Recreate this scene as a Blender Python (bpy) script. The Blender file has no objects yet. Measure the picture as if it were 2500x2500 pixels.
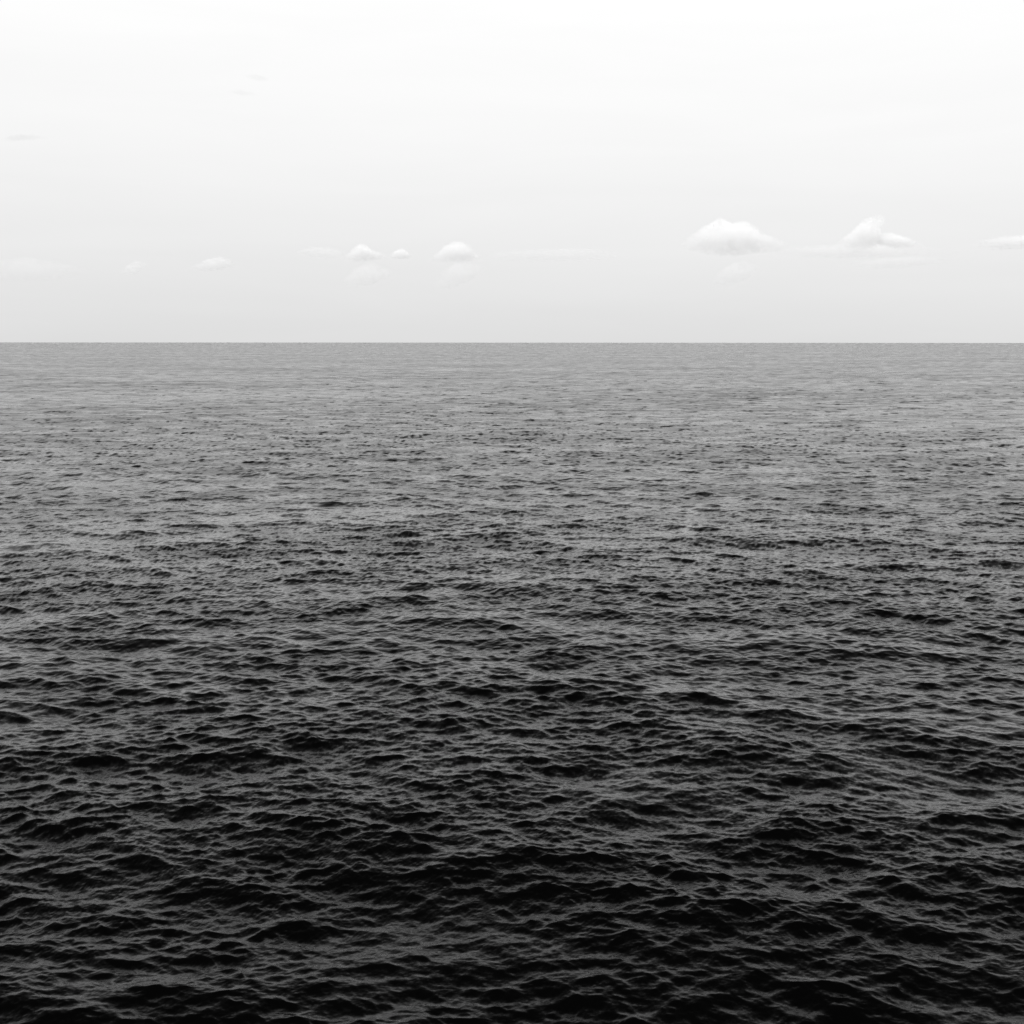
import bpy, math, random
import numpy as np
from mathutils import Vector, noise as mnoise

S = bpy.context.scene
COL = S.collection

# ------------------------------------------------------------------ camera
H = 38.0                      # eye height above the mean water level
FOV = math.radians(46.0)
F = 0.5 / math.tan(FOV / 2)   # focal length in picture heights
PITCH = math.atan((0.5 - 0.3337) / F)
cam_d = bpy.data.cameras.new('camera')
cam_d.sensor_width = 36.0
cam_d.angle = FOV
cam_d.clip_start = 0.5
cam_d.clip_end = 200000.0
cam = bpy.data.objects.new('camera', cam_d)
COL.objects.link(cam)
cam.location = (0.0, 0.0, H)
cam.rotation_euler = (math.pi / 2 - PITCH, math.radians(-0.03), 0.0)
S.camera = cam

# ------------------------------------------------------------------ colour, sampling
S.view_settings.view_transform = 'Standard'
S.view_settings.look = 'None'
S.view_settings.exposure = 0.0
S.view_settings.gamma = 1.0
S.view_settings.use_curve_mapping = False
S.cycles.max_bounces = 12
S.cycles.glossy_bounces = 3
S.cycles.diffuse_bounces = 1
S.cycles.volume_bounces = 8
S.cycles.use_denoising = True
S.cycles.volume_max_steps = 256

# ------------------------------------------------------------------ sky and sun
SUN_EL, SUN_AZ = math.radians(52.0), math.radians(205.0)   # high, behind the viewer, a little left
world = bpy.data.worlds.new('World')
S.world = world
world.use_nodes = True
nt = world.node_tree
nt.nodes.clear()
def N(tree, kind, **kw):
    n = tree.nodes.new(kind)
    for k, v in kw.items():
        setattr(n, k, v)
    return n
def math_node(tree, op, a, b=None, clamp=False):
    n = N(tree, 'ShaderNodeMath', operation=op, use_clamp=clamp)
    for i, v in enumerate((a, b)):
        if v is None:
            continue
        if isinstance(v, (int, float)):
            n.inputs[i].default_value = v
        else:
            tree.links.new(v, n.inputs[i])
    return n.outputs[0]
L = nt.links.new
out = N(nt, 'ShaderNodeOutputWorld')
bg = N(nt, 'ShaderNodeBackground')
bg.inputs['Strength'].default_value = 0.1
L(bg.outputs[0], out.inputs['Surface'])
sky = N(nt, 'ShaderNodeTexSky', sky_type='NISHITA')
sky.sun_disc = False
sky.sun_elevation = SUN_EL
sky.sun_rotation = SUN_AZ
sky.air_density = 1.0
sky.dust_density = 3.0
bw = N(nt, 'ShaderNodeRGBToBW')
L(sky.outputs[0], bw.inputs[0])
tc = N(nt, 'ShaderNodeTexCoord')
sep = N(nt, 'ShaderNodeSeparateXYZ')
L(tc.outputs['Generated'], sep.inputs[0])
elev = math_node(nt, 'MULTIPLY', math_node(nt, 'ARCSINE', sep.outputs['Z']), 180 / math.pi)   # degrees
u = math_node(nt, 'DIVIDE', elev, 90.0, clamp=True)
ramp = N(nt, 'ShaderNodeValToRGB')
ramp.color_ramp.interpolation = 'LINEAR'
stops = [(0.0, .765), (2.1, .812), (4.5, .862), (7.1, .916), (9.6, .962), (12.1, .992), (15.0, 1.03), (20.0, 1.12), (26.0, 1.08), (36.0, .87), (52.0, .72), (90.0, .62)]  # above the view, shaped to brighten mid-distance water and darken the foreground
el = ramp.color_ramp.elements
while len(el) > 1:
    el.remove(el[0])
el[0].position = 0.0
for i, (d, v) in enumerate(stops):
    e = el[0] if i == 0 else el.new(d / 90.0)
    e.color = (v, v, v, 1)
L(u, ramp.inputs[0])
# long, very faint bands of thin cloud
mp = N(nt, 'ShaderNodeMapping')
mp.inputs['Scale'].default_value = (4.0, 4.0, 30.0)
L(tc.outputs['Generated'], mp.inputs[0])
nz = N(nt, 'ShaderNodeTexNoise')
nz.inputs['Scale'].default_value = 1.0
nz.inputs['Detail'].default_value = 4.0
nz.inputs['Distortion'].default_value = 0.6
L(mp.outputs[0], nz.inputs['Vector'])
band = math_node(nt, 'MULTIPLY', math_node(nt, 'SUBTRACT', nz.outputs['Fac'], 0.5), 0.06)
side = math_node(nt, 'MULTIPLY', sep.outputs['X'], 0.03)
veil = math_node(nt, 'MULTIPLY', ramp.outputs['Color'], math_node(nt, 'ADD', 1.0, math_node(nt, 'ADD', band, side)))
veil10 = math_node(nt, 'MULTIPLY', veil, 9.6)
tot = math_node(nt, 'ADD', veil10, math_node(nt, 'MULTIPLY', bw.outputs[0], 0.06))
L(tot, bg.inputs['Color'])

sun_d = bpy.data.lights.new('sun', 'SUN')
sun_d.energy = 5.0
sun_d.angle = math.radians(0.5)
sun_d.color = (1, 1, 1)
sun = bpy.data.objects.new('sun', sun_d)
COL.objects.link(sun)
sdir = Vector((math.sin(SUN_AZ) * math.cos(SUN_EL), math.cos(SUN_AZ) * math.cos(SUN_EL), math.sin(SUN_EL)))
sun.rotation_euler = sdir.to_track_quat('Z', 'Y').to_euler()
sun.location = (0, -50, 80)

# ------------------------------------------------------------------ water material
def water_material():
    m = bpy.data.materials.new('sea_water')
    m.use_nodes = True
    t = m.node_tree
    t.nodes.clear()
    L = t.links.new
    o = N(t, 'ShaderNodeOutputMaterial')
    geo = N(t, 'ShaderNodeNewGeometry')
    def slope(scale, stretch, detail, amp, rot=0.0):
        mp = N(t, 'ShaderNodeMapping')
        mp.inputs['Scale'].default_value = (1.0 / stretch, 1.0, 0.3)
        mp.inputs['Rotation'].default_value = (0, 0, rot)
        L(geo.outputs['Position'], mp.inputs[0])
        n = N(t, 'ShaderNodeTexNoise')
        n.inputs['Scale'].default_value = scale
        n.inputs['Detail'].default_value = detail
        n.inputs['Roughness'].default_value = 0.75
        L(mp.outputs[0], n.inputs['Vector'])
        s = N(t, 'ShaderNodeVectorMath', operation='SUBTRACT')
        L(n.outputs['Color'], s.inputs[0])
        s.inputs[1].default_value = (0.5, 0.5, 0.5)
        q = N(t, 'ShaderNodeVectorMath', operation='MULTIPLY')
        L(s.outputs[0], q.inputs[0])
        q.inputs[1].default_value = (amp * 0.8, amp, 0)
        return q.outputs[0]
    a = N(t, 'ShaderNodeVectorMath', operation='ADD')
    L(slope(4.5, 1.3, 4.0, FINE, 0.15), a.inputs[0])
    L(slope(1.4, 1.5, 2.0, MID, -0.2), a.inputs[1])
    near = N(t, 'ShaderNodeAttribute', attribute_name='near')
    sc = N(t, 'ShaderNodeVectorMath', operation='SCALE')
    L(a.outputs[0], sc.inputs[0])
    L(near.outputs['Fac'], sc.inputs['Scale'])
    b = N(t, 'ShaderNodeVectorMath', operation='ADD')
    ti = N(t, 'ShaderNodeAttribute', attribute_name='tilt')
    b0 = N(t, 'ShaderNodeVectorMath', operation='ADD')
    L(sc.outputs[0], b0.inputs[0])
    L(ti.outputs['Vector'], b0.inputs[1])
    L(b0.outputs[0], b.inputs[0])
    L(geo.outputs['Normal'], b.inputs[1])
    nn = N(t, 'ShaderNodeVectorMath', operation='NORMALIZE')
    L(b.outputs[0], nn.inputs[0])
    # roughness stands for the ripples too small or too far to be geometry
    at = N(t, 'ShaderNodeAttribute', attribute_name='ripple')
    gl = N(t, 'ShaderNodeBsdfMetallic')
    gl.fresnel_type = 'F82'
    gl.inputs['Base Color'].default_value = (F0, F0, F0, 1)
    gl.inputs['Edge Tint'].default_value = (EDGE, EDGE, EDGE, 1)
    r = math_node(t, 'ADD', math_node(t, 'MULTIPLY', at.outputs['Fac'], ROUGH), 0.005)
    L(math_node(t, 'SQRT', r), gl.inputs['Roughness'])
    L(nn.outputs[0], gl.inputs['Normal'])
    # near-black deep water; foreground darkening put into reflectance, ramped down at steep angles
    fr = N(t, 'ShaderNodeFresnel')
    fr.inputs['IOR'].default_value = 1.33
    L(nn.outputs[0], fr.inputs['Normal'])
    cr = N(t, 'ShaderNodeValToRGB')
    e = cr.color_ramp.elements
    e[0].position = 0.02; e[0].color = (.15, .15, .15, 1)
    e[1].position = 0.32; e[1].color = (1, 1, 1, 1)
    for p, v in ((0.05, .24), (0.133, .57)):
        k = e.new(p); k.color = (v, v, v, 1)
    L(fr.outputs[0], cr.inputs[0])
    deep = N(t, 'ShaderNodeBsdfDiffuse')
    deep.inputs['Color'].default_value = (0.0008, 0.0008, 0.0008, 1)
    mx = N(t, 'ShaderNodeMixShader')
    L(cr.outputs['Color'], mx.inputs[0])
    L(deep.outputs[0], mx.inputs[1])
    L(gl.outputs[0], mx.inputs[2])
    L(mx.outputs[0], o.inputs['Surface'])
    return m
F0, EDGE, FINE, MID, ROUGH = 0.0003, 1.0, 0.50, 0.20, 0.24

# ------------------------------------------------------------------ the sea surface
rng = np.random.default_rng(11)
WIND = math.radians(-97.0)            # the waves run towards the viewer
def band_field(lmax, lmin, tile, n, slope_rms, spread, wind):
    """one octave band of a wind sea: height and sideways displacement on a periodic tile"""
    k1 = 2 * np.pi * np.fft.fftfreq(n, tile / n)
    kx, ky = np.meshgrid(k1, k1, indexing='ij')
    k = np.hypot(kx, ky); k[0, 0] = 1
    ang = np.arctan2(ky, kx) - wind
    d = np.abs(np.cos(ang)) ** spread + 0.02
    p = k ** -4.0 * d
    w = 2 * np.pi / k
    p *= (w <= lmax) & (w > lmin)
    p[0, 0] = 0
    g = rng.standard_normal((n, n)) + 1j * rng.standard_normal((n, n))
    hk = g * np.sqrt(p)
    h = np.fft.ifft2(hk)
    # real part of a complex field: take the Hermitian part for consistent derivatives
    hk = np.fft.fft2(h.real)
    sx = np.fft.ifft2(1j * kx * hk).real; sy = np.fft.ifft2(1j * ky * hk).real
    f = slope_rms / math.sqrt((sx ** 2 + sy ** 2).mean())
    dx = np.fft.ifft2(1j * kx / k * hk).real; dy = np.fft.ifft2(1j * ky / k * hk).real
    return np.stack([dx, dy, h.real, sx, sy], -1).astype(np.float32) * f

def sample(field, tile, x, y, rot, ox, oy):
    n = field.shape[0]
    c, s = math.cos(rot), math.sin(rot)
    u = ((c * x + s * y + ox) / tile * n) % n
    v = ((-s * x + c * y + oy) / tile * n) % n
    i = np.floor(u).astype(np.int64); j = np.floor(v).astype(np.int64)
    fu = (u - i).astype(np.float32)[:, None]; fv = (v - j).astype(np.float32)[:, None]
    i %= n; j %= n; i2 = (i + 1) % n; j2 = (j + 1) % n
    r = (field[i, j] * (1 - fu) + field[i2, j] * fu) * (1 - fv) + (field[i, j2] * (1 - fu) + field[i2, j2] * fu) * fv
    dx, dy = r[:, 0].copy(), r[:, 1].copy()
    r[:, 0] = c * dx - s * dy
    r[:, 1] = s * dx + c * dy
    if r.shape[1] > 3:
        sx, sy = r[:, 3].copy(), r[:, 4].copy()
        r[:, 3] = c * sx - s * sy
        r[:, 4] = s * sx + c * sy
    return r

BANDS = [  # longest, shortest wave (m), tile (m), grid, slope rms, directional spread, choppiness
    (90.0, 34.0, 2311.0, 512, 0.018, 2.0, 0.9),
    (34.0, 14.0, 911.0, 512, 0.046, 2.2, 0.9),
    (14.0, 6.0, 463.0, 512, 0.076, 2.4, 0.95),
    (6.0, 2.6, 197.0, 512, 0.115, 2.2, 0.9),
    (2.6, 1.1, 83.0, 512, 0.155, 2.0, 0.85),
    (1.1, 0.45, 37.0, 512, 0.150, 1.8, 0.75),
    (0.45, 0.18, 15.1, 512, 0.095, 1.2, 0.4),
]

def build_sea():
    # polar grid about the spot below the viewer: fine where the water is near and faced
    rad = [0.6]
    while rad[-1] < 45000.0:
        r = rad[-1]
        if r < 42:
            d = max(0.8, 0.12 * r) if r < 32 else 0.7
        elif r < 6000:
            d = 0.095 * (r / 52.0) ** 1.28
        else:
            d = 41.0 * (r / 6000.0) ** 2.6
        rad.append(r + d)
    rad = np.array(rad)
    fine = np.radians(np.arange(-27.0, 27.0001, 0.065))
    coarse = np.radians(np.linspace(27.0, 333.0, 60)[1:-1])
    th = np.concatenate([fine, coarse])
    nr, nth = len(rad), len(th)
    dth = np.abs(np.roll(th, -1) - th); dth[-1] = dth[-2]; dth[:len(fine)] = fine[1] - fine[0]
    R, T = np.meshgrid(rad, th, indexing='ij')
    dR = np.gradient(rad)[:, None] * np.ones_like(T)
    sp = np.maximum(dR, R * dth[None, :]).ravel()
    x = (R * np.sin(T)).ravel(); y = (R * np.cos(T)).ravel()
    P = np.stack([x, y, np.zeros_like(x)], -1)
    # gusts: patches where the short waves are steeper or calmer
    def gusts(lmax, lmin, tile, rot):
        g = band_field(lmax, lmin, tile, 256, 1.0, 1.0, WIND)[:, :, 2:3].repeat(3, 2)
        return sample(g / g.std(), tile, x, y, rot, 40.0, 10.0)[:, 2]
    G = 0.75 * gusts(110.0, 24.0, 900.0, 0.3) + 0.5 * gusts(520.0, 120.0, 4100.0, 0.1)
    G2 = gusts(30.0, 8.0, 340.0, 0.15)
    Gfar = 0.8 * G + 1.3 * G2
    lat = (R * dth[None, :]).ravel()
    lost = np.zeros(len(x), np.float32)
    tilt = np.zeros((len(x), 3), np.float32)
    for b, (lmax, lmin, tile, n, srms, spr, chop) in enumerate(BANDS):
        f = band_field(lmax, lmin, tile, n, srms, spr, WIND)
        f[..., :2] *= chop
        rot = (0.1, 0.0, 0.35, -0.28, 0.5, -0.45, 0.2)[b]
        # turn the tile, but keep the waves running with the wind
        d = sample(f, tile, x, y, rot * 0.35, rng.uniform(0, tile), rng.uniform(0, tile))
        lam = math.sqrt(lmax * lmin)
        w = np.clip(1.5 - sp / (lam * 0.45), 0.0, 1.0)
        w = w * w * (3 - 2 * w)                          # share carried by the mesh itself
        wl = np.clip(1.5 - lat / (lam * 0.45), 0.0, 1.0)  # share that still shows as slopes
        wl = wl * wl * (3 - 2 * wl)
        g = np.clip(1 + 0.11 * G + (0.12 * G2 if b >= 4 else 0), 0.4, 1.5) if b >= 3 else 1.0
        P += d[:, :3] * (w * g)[:, None]
        tilt[:, :2] -= d[:, 3:5] * (np.maximum(wl - w, 0) * g)[:, None]
        lost += srms ** 2 * (1 - np.maximum(wl, w) ** 2)
    idx = np.arange(nr * nth).reshape(nr, nth)
    a = idx[:-1]; bb = idx[1:]
    q = np.stack([a, np.roll(a, -1, 1), np.roll(bb, -1, 1), bb], -1).reshape(-1, 4)
    # the small disc straight below
    P = np.vstack([P, [[0, 0, 0]]])
    c = nr * nth
    tri = np.stack([np.roll(idx[0], -1), idx[0], np.full(nth, c)], -1)
    me = bpy.data.meshes.new('sea')
    me.vertices.add(len(P)); me.vertices.foreach_set('co', P.astype(np.float32).ravel())
    loops = np.concatenate([q.ravel(), tri[:, ::-1].ravel()]).astype(np.int32)
    starts = np.concatenate([np.arange(len(q)) * 4, len(q) * 4 + np.arange(len(tri)) * 3]).astype(np.int32)
    me.loops.add(len(loops)); me.loops.foreach_set('vertex_index', loops)
    me.polygons.add(len(starts)); me.polygons.foreach_set('loop_start', starts)
    me.update(calc_edges=True)
    me.polygons.foreach_set('use_smooth', np.ones(len(starts), dtype=bool))
    near = np.clip(1.25 - sp / 0.4, 0, 1)
    rip = np.sqrt(lost + 0.006 * (1 - near ** 2)) * np.clip(1 + 0.36 * Gfar, 0.3, 2.0)
    for nm, arr in (('ripple', rip), ('near', near)):
        at = me.attributes.new(nm, 'FLOAT', 'POINT')
        at.data.foreach_set('value', np.append(arr, arr[0]).astype(np.float32))
    at = me.attributes.new('tilt', 'FLOAT_VECTOR', 'POINT')
    at.data.foreach_set('vector', np.vstack([tilt, tilt[:1]]).astype(np.float32).ravel())
    me.materials.append(water_material())
    o = bpy.data.objects.new('sea', me)
    COL.objects.link(o)
    o['kind'] = 'structure'
    o['label'] = 'dark open sea covered in short choppy waves'
    print('sea rows', nr, 'cols', nth, 'tris', 2 * len(q), 'normal z', me.polygons[1000].normal.z, me.polygons[len(q)+3].normal.z)
    return o
build_sea()

# ------------------------------------------------------------------ clouds
def direction(px, py):
    """from a place in the 2500 px photograph to a viewing direction"""
    v = Vector(((px - 1250) / 2500, (1250 - py) / 2500, -F))
    return (cam.rotation_euler.to_matrix() @ v).normalized()

def cloud_material(name, sigma, white, scale, cut):
    m = bpy.data.materials.new(name)
    m.use_nodes = True
    t = m.node_tree
    t.nodes.clear()
    L = t.links.new
    o = N(t, 'ShaderNodeOutputMaterial')
    v = N(t, 'ShaderNodeVolumePrincipled')
    v.inputs['Color'].default_value = (white, white, white, 1)
    v.inputs['Anisotropy'].default_value = 0.0
    tc = N(t, 'ShaderNodeTexCoord')
    n = N(t, 'ShaderNodeTexNoise')
    n.inputs['Scale'].default_value = scale
    n.inputs['Detail'].default_value = 4.0
    n.inputs['Roughness'].default_value = 0.7
    n.inputs['Distortion'].default_value = 0.8
    L(tc.outputs['Object'], n.inputs['Vector'])
    sub = N(t, 'ShaderNodeVectorMath', operation='SUBTRACT')
    L(tc.outputs['Generated'], sub.inputs[0])
    sub.inputs[1].default_value = (0.5, 0.5, 0.58)
    q = N(t, 'ShaderNodeVectorMath', operation='MULTIPLY')
    L(sub.outputs[0], q.inputs[0])
    q.inputs[1].default_value = (1.0, 1.9, 1.55)
    ln = N(t, 'ShaderNodeVectorMath', operation='LENGTH')
    L(q.outputs[0], ln.inputs[0])
    fall = math_node(t, 'SUBTRACT', 1.0, math_node(t, 'MULTIPLY', ln.outputs['Value'], ln.outputs['Value']), clamp=True)
    d = math_node(t, 'SUBTRACT', math_node(t, 'ADD', math_node(t, 'MULTIPLY', n.outputs['Fac'], 1.9), math_node(t, 'MULTIPLY', fall, 0.5)), cut + 0.72)
    d = math_node(t, 'MAXIMUM', math_node(t, 'MULTIPLY', d, 3.6 * sigma), 0.0)
    L(d, v.inputs['Density'])
    L(v.outputs[0], o.inputs['Volume'])
    return m

def cloud(name, label, cat, profile, dist, tau, white=1.0, group=None, lump=0.10, seed=0, depth=1.2):
    """profile: list of (px, py_top, py_bottom) along the cloud in photograph pixels"""
    c0 = profile[len(profile) // 2]
    cx = (profile[0][0] + profile[-1][0]) / 2
    cy = sum(p[1] + p[2] for p in profile) / (2 * len(profile))
    d0 = direction(cx, cy)
    centre = Vector((0, 0, H)) + d0 * dist
    mpp = dist / (F * 2500)               # metres per photograph pixel at that distance
    fwd = Vector((d0.x, d0.y, 0)).normalized()
    right = Vector((fwd.y, -fwd.x, 0))
    xs = np.array([p[0] for p in profile], float); tp = np.array([p[1] for p in profile], float); bt = np.array([p[2] for p in profile], float)
    nu, nv = 56, 36
    hmax = (bt - tp).max() * mpp
    pts = []
    for i in range(nu + 1):
        s = 0.5 - 0.5 * math.cos(math.pi * i / nu)
        px = xs[0] + (xs[-1] - xs[0]) * s
        top = np.interp(px, xs, tp); bot = np.interp(px, xs, bt)
        zc = (cy - (top + bot) / 2) * mpp; hz = max((bot - top) / 2 * mpp * 1.15, 1.0)
        hy = hz * depth
        for j in range(nv):
            a = 2 * math.pi * j / nv
            p = Vector(((px - cx) * mpp, hy * math.cos(a), zc + hz * math.sin(a)))
            q = p / hmax * 2.6 + Vector((seed * 7.3, 0, 0))
            f = mnoise.fractal(q, 0.8, 2.1, 4)
            f2 = mnoise.fractal(q * 2.6 + Vector((3, 1, 9)), 0.8, 2.1, 3)
            rad = Vector((0.15 * (px - cx) * mpp / max(hmax, 1), hy * math.cos(a), hz * math.sin(a)))
            if 0 < i < nu:
                p += rad * (lump * 1.6 * f + lump * 0.8 * f2)
                p.x += hmax * 0.12 * f2
            pts.append(centre + right * p.x + fwd * p.y + Vector((0, 0, p.z)))
    me = bpy.data.meshes.new(name)
    faces = []
    for i in range(nu):
        for j in range(nv):
            a, b = i * nv + j, i * nv + (j + 1) % nv
            faces.append((a, b, b + nv, a + nv))
    faces.append(tuple(reversed(range(nv))))
    faces.append(tuple(range(nu * nv, nu * nv + nv)))
    me.from_pydata([tuple(p - centre) for p in pts], [], faces)
    me.update()
    sigma = tau / (hmax * depth)
    me.materials.append(cloud_material('cloud_vapour', sigma, white, 4.2 / hmax, 0.30))
    o = bpy.data.objects.new(name, me)
    o.location = centre
    COL.objects.link(o)
    o['label'] = label; o['category'] = cat
    if group:
        o['group'] = group
    return o

G1 = 'small white clouds low over the horizon'
cloud('cloud', 'largest bright white cumulus, two-humped with a tail to the right', 'cloud',
      [(1670, 596, 602), (1690, 578, 606), (1715, 562, 610), (1740, 549, 614), (1758, 540, 618), (1772, 546, 619), (1790, 553, 618), (1815, 549, 616), (1838, 560, 615), (1858, 577, 614), (1885, 583, 613), (1915, 595, 613), (1950, 608, 613)],
      13000, 1.35, group=G1, seed=1)
cloud('cloud', 'bright cloud rising to a point on its upper right, right of the largest cloud', 'cloud',
[(2030, 604, 609), (2055, 588, 612), (2080, 568, 613), (2100, 550, 612), (2118, 539, 608), (2132, 533, 598), (2142, 530, 570), (2150, 534, 545)],
      13600, 1.15, group=G1, seed=2, lump=0.14)
cloud('cloud', 'faint narrow white streak just right of the pointed cloud', 'cloud',
      [(2130, 574, 582), (2152, 570, 594), (2180, 573, 602), (2210, 583, 606), (2250, 597, 606)],
      13700, 0.9, group=G1, seed=3)
cloud('cloud', 'small white cloud with a little peak, left one of the pair near centre', 'cloud',
      [(838, 631, 634), (855, 618, 636), (872, 602, 636), (888, 599, 635), (902, 608, 634), (918, 616, 633), (935, 622, 632), (950, 627, 631)],
      15000, 1.05, group=G1, seed=4)
cloud('cloud', 'tiny pale puff just right of the small peaked cloud left of centre', 'cloud',
      [(950, 627, 630), (965, 614, 631), (980, 609, 631), (992, 612, 630), (1004, 627, 630)],
      15100, 1.0, group=G1, seed=5)
cloud('cloud', 'small white domed cloud, right one of the pair near centre', 'cloud',
      [(1048, 632, 636), (1068, 620, 638), (1085, 604, 637), (1105, 596, 636), (1125, 593, 636), (1142, 601, 635), (1155, 616, 634), (1175, 630, 634)],
      15000, 1.05, group=G1, seed=6)
cloud('cloud', 'dim greyish white cloud to the left, flat with a bumpy top', 'cloud',
      [(455, 660, 663), (480, 648, 664), (505, 636, 662), (535, 629, 656), (555, 634, 650), (580, 650, 655)],
      17000, 0.6, group=G1, seed=7)
cloud('cloud', 'faintest small puff low on the left, left of the dim flat cloud', 'cloud',
      [(295, 664, 668), (310, 652, 672), (330, 640, 668), (345, 639, 655), (358, 648, 652)],
      18000, 0.45, group=G1, seed=8)
cloud('cloud', 'faint pale streak of cloud cut by the right edge of the picture', 'cloud',
      [(2385, 592, 597), (2410, 584, 604), (2450, 580, 606), (2500, 578, 605), (2550, 584, 600), (2580, 592, 596)],
      14500, 0.6, group=G1, seed=9)
G2 = 'dim cloud shreds under the white clouds'
cloud('cloud', 'very dim pale patch hanging under the largest cloud', 'cloud',
      [(1735, 690, 694), (1760, 662, 697), (1790, 646, 694), (1815, 642, 682), (1845, 650, 658)], 14000, 0.42, group=G2, seed=10)
cloud('cloud', 'very dim pale patch under the small peaked cloud left of centre', 'cloud',
      [(830, 694, 700), (860, 662, 700), (900, 645, 694), (940, 656, 680), (960, 668, 674)], 16000, 0.42, group=G2, seed=11)
cloud('cloud', 'very dim pale patch under the domed cloud near the middle', 'cloud',
      [(1062, 700, 706), (1080, 665, 704), (1110, 645, 700), (1150, 642, 680), (1185, 655, 662)], 16000, 0.42, group=G2, seed=12)
cloud('cloud', 'long very thin pale band joining the bases of the two brightest clouds', 'cloud',
      [(1880, 604, 612), (1950, 600, 622), (2050, 600, 626), (2150, 602, 628), (2230, 606, 624), (2330, 612, 618)], 14200, 0.4, group=G2, seed=16)
cloud('cloud', 'broad dim pale patch low against the left edge of the picture', 'cloud',
      [(-60, 660, 670), (10, 640, 680), (80, 634, 684), (130, 642, 678), (200, 660, 670)], 17000, 0.3, group=G2, seed=17)
cloud('cloud', 'small dim smear just left of the small peaked cloud near the middle', 'cloud',
      [(725, 612, 618), (760, 604, 626), (800, 606, 630), (840, 616, 626)], 16000, 0.4, group=G2, seed=18)
cloud('cloud', 'long dim streak right of the domed cloud, in the gap before the largest cloud', 'cloud',
      [(1190, 622, 630), (1260, 612, 636), (1350, 610, 638), (1440, 608, 636), (1500, 618, 630)], 16500, 0.3, group=G2, seed=19)
cloud('cloud', 'thin dim streak low on the right, under the pointed cloud', 'cloud',
      [(2060, 640, 648), (2150, 632, 654), (2230, 628, 650), (2310, 634, 644)], 16500, 0.3, group=G2, seed=20)
G3 = 'faint grey wisps high on the left'
cloud('cloud', 'faint grey wisp against the left edge, lowest of the high grey wisps', 'cloud',
      [(8, 345, 349), (30, 334, 347), (55, 330, 342), (85, 329, 338), (110, 332, 336)], 9000, 0.06, white=0.2, group=G3, seed=13)
cloud('cloud', 'faint grey wisp at upper left, upper right one of a close pair', 'cloud',
      [(600, 186, 189), (620, 182, 195), (640, 186, 199), (655, 190, 194)], 9000, 0.04, white=0.2, group=G3, seed=14)
cloud('cloud', 'faint grey wisp at upper left, lower left one of a close pair', 'cloud',
      [(560, 224, 228), (585, 220, 233), (605, 223, 234), (625, 228, 232)], 9000, 0.04, white=0.2, group=G3, seed=15)
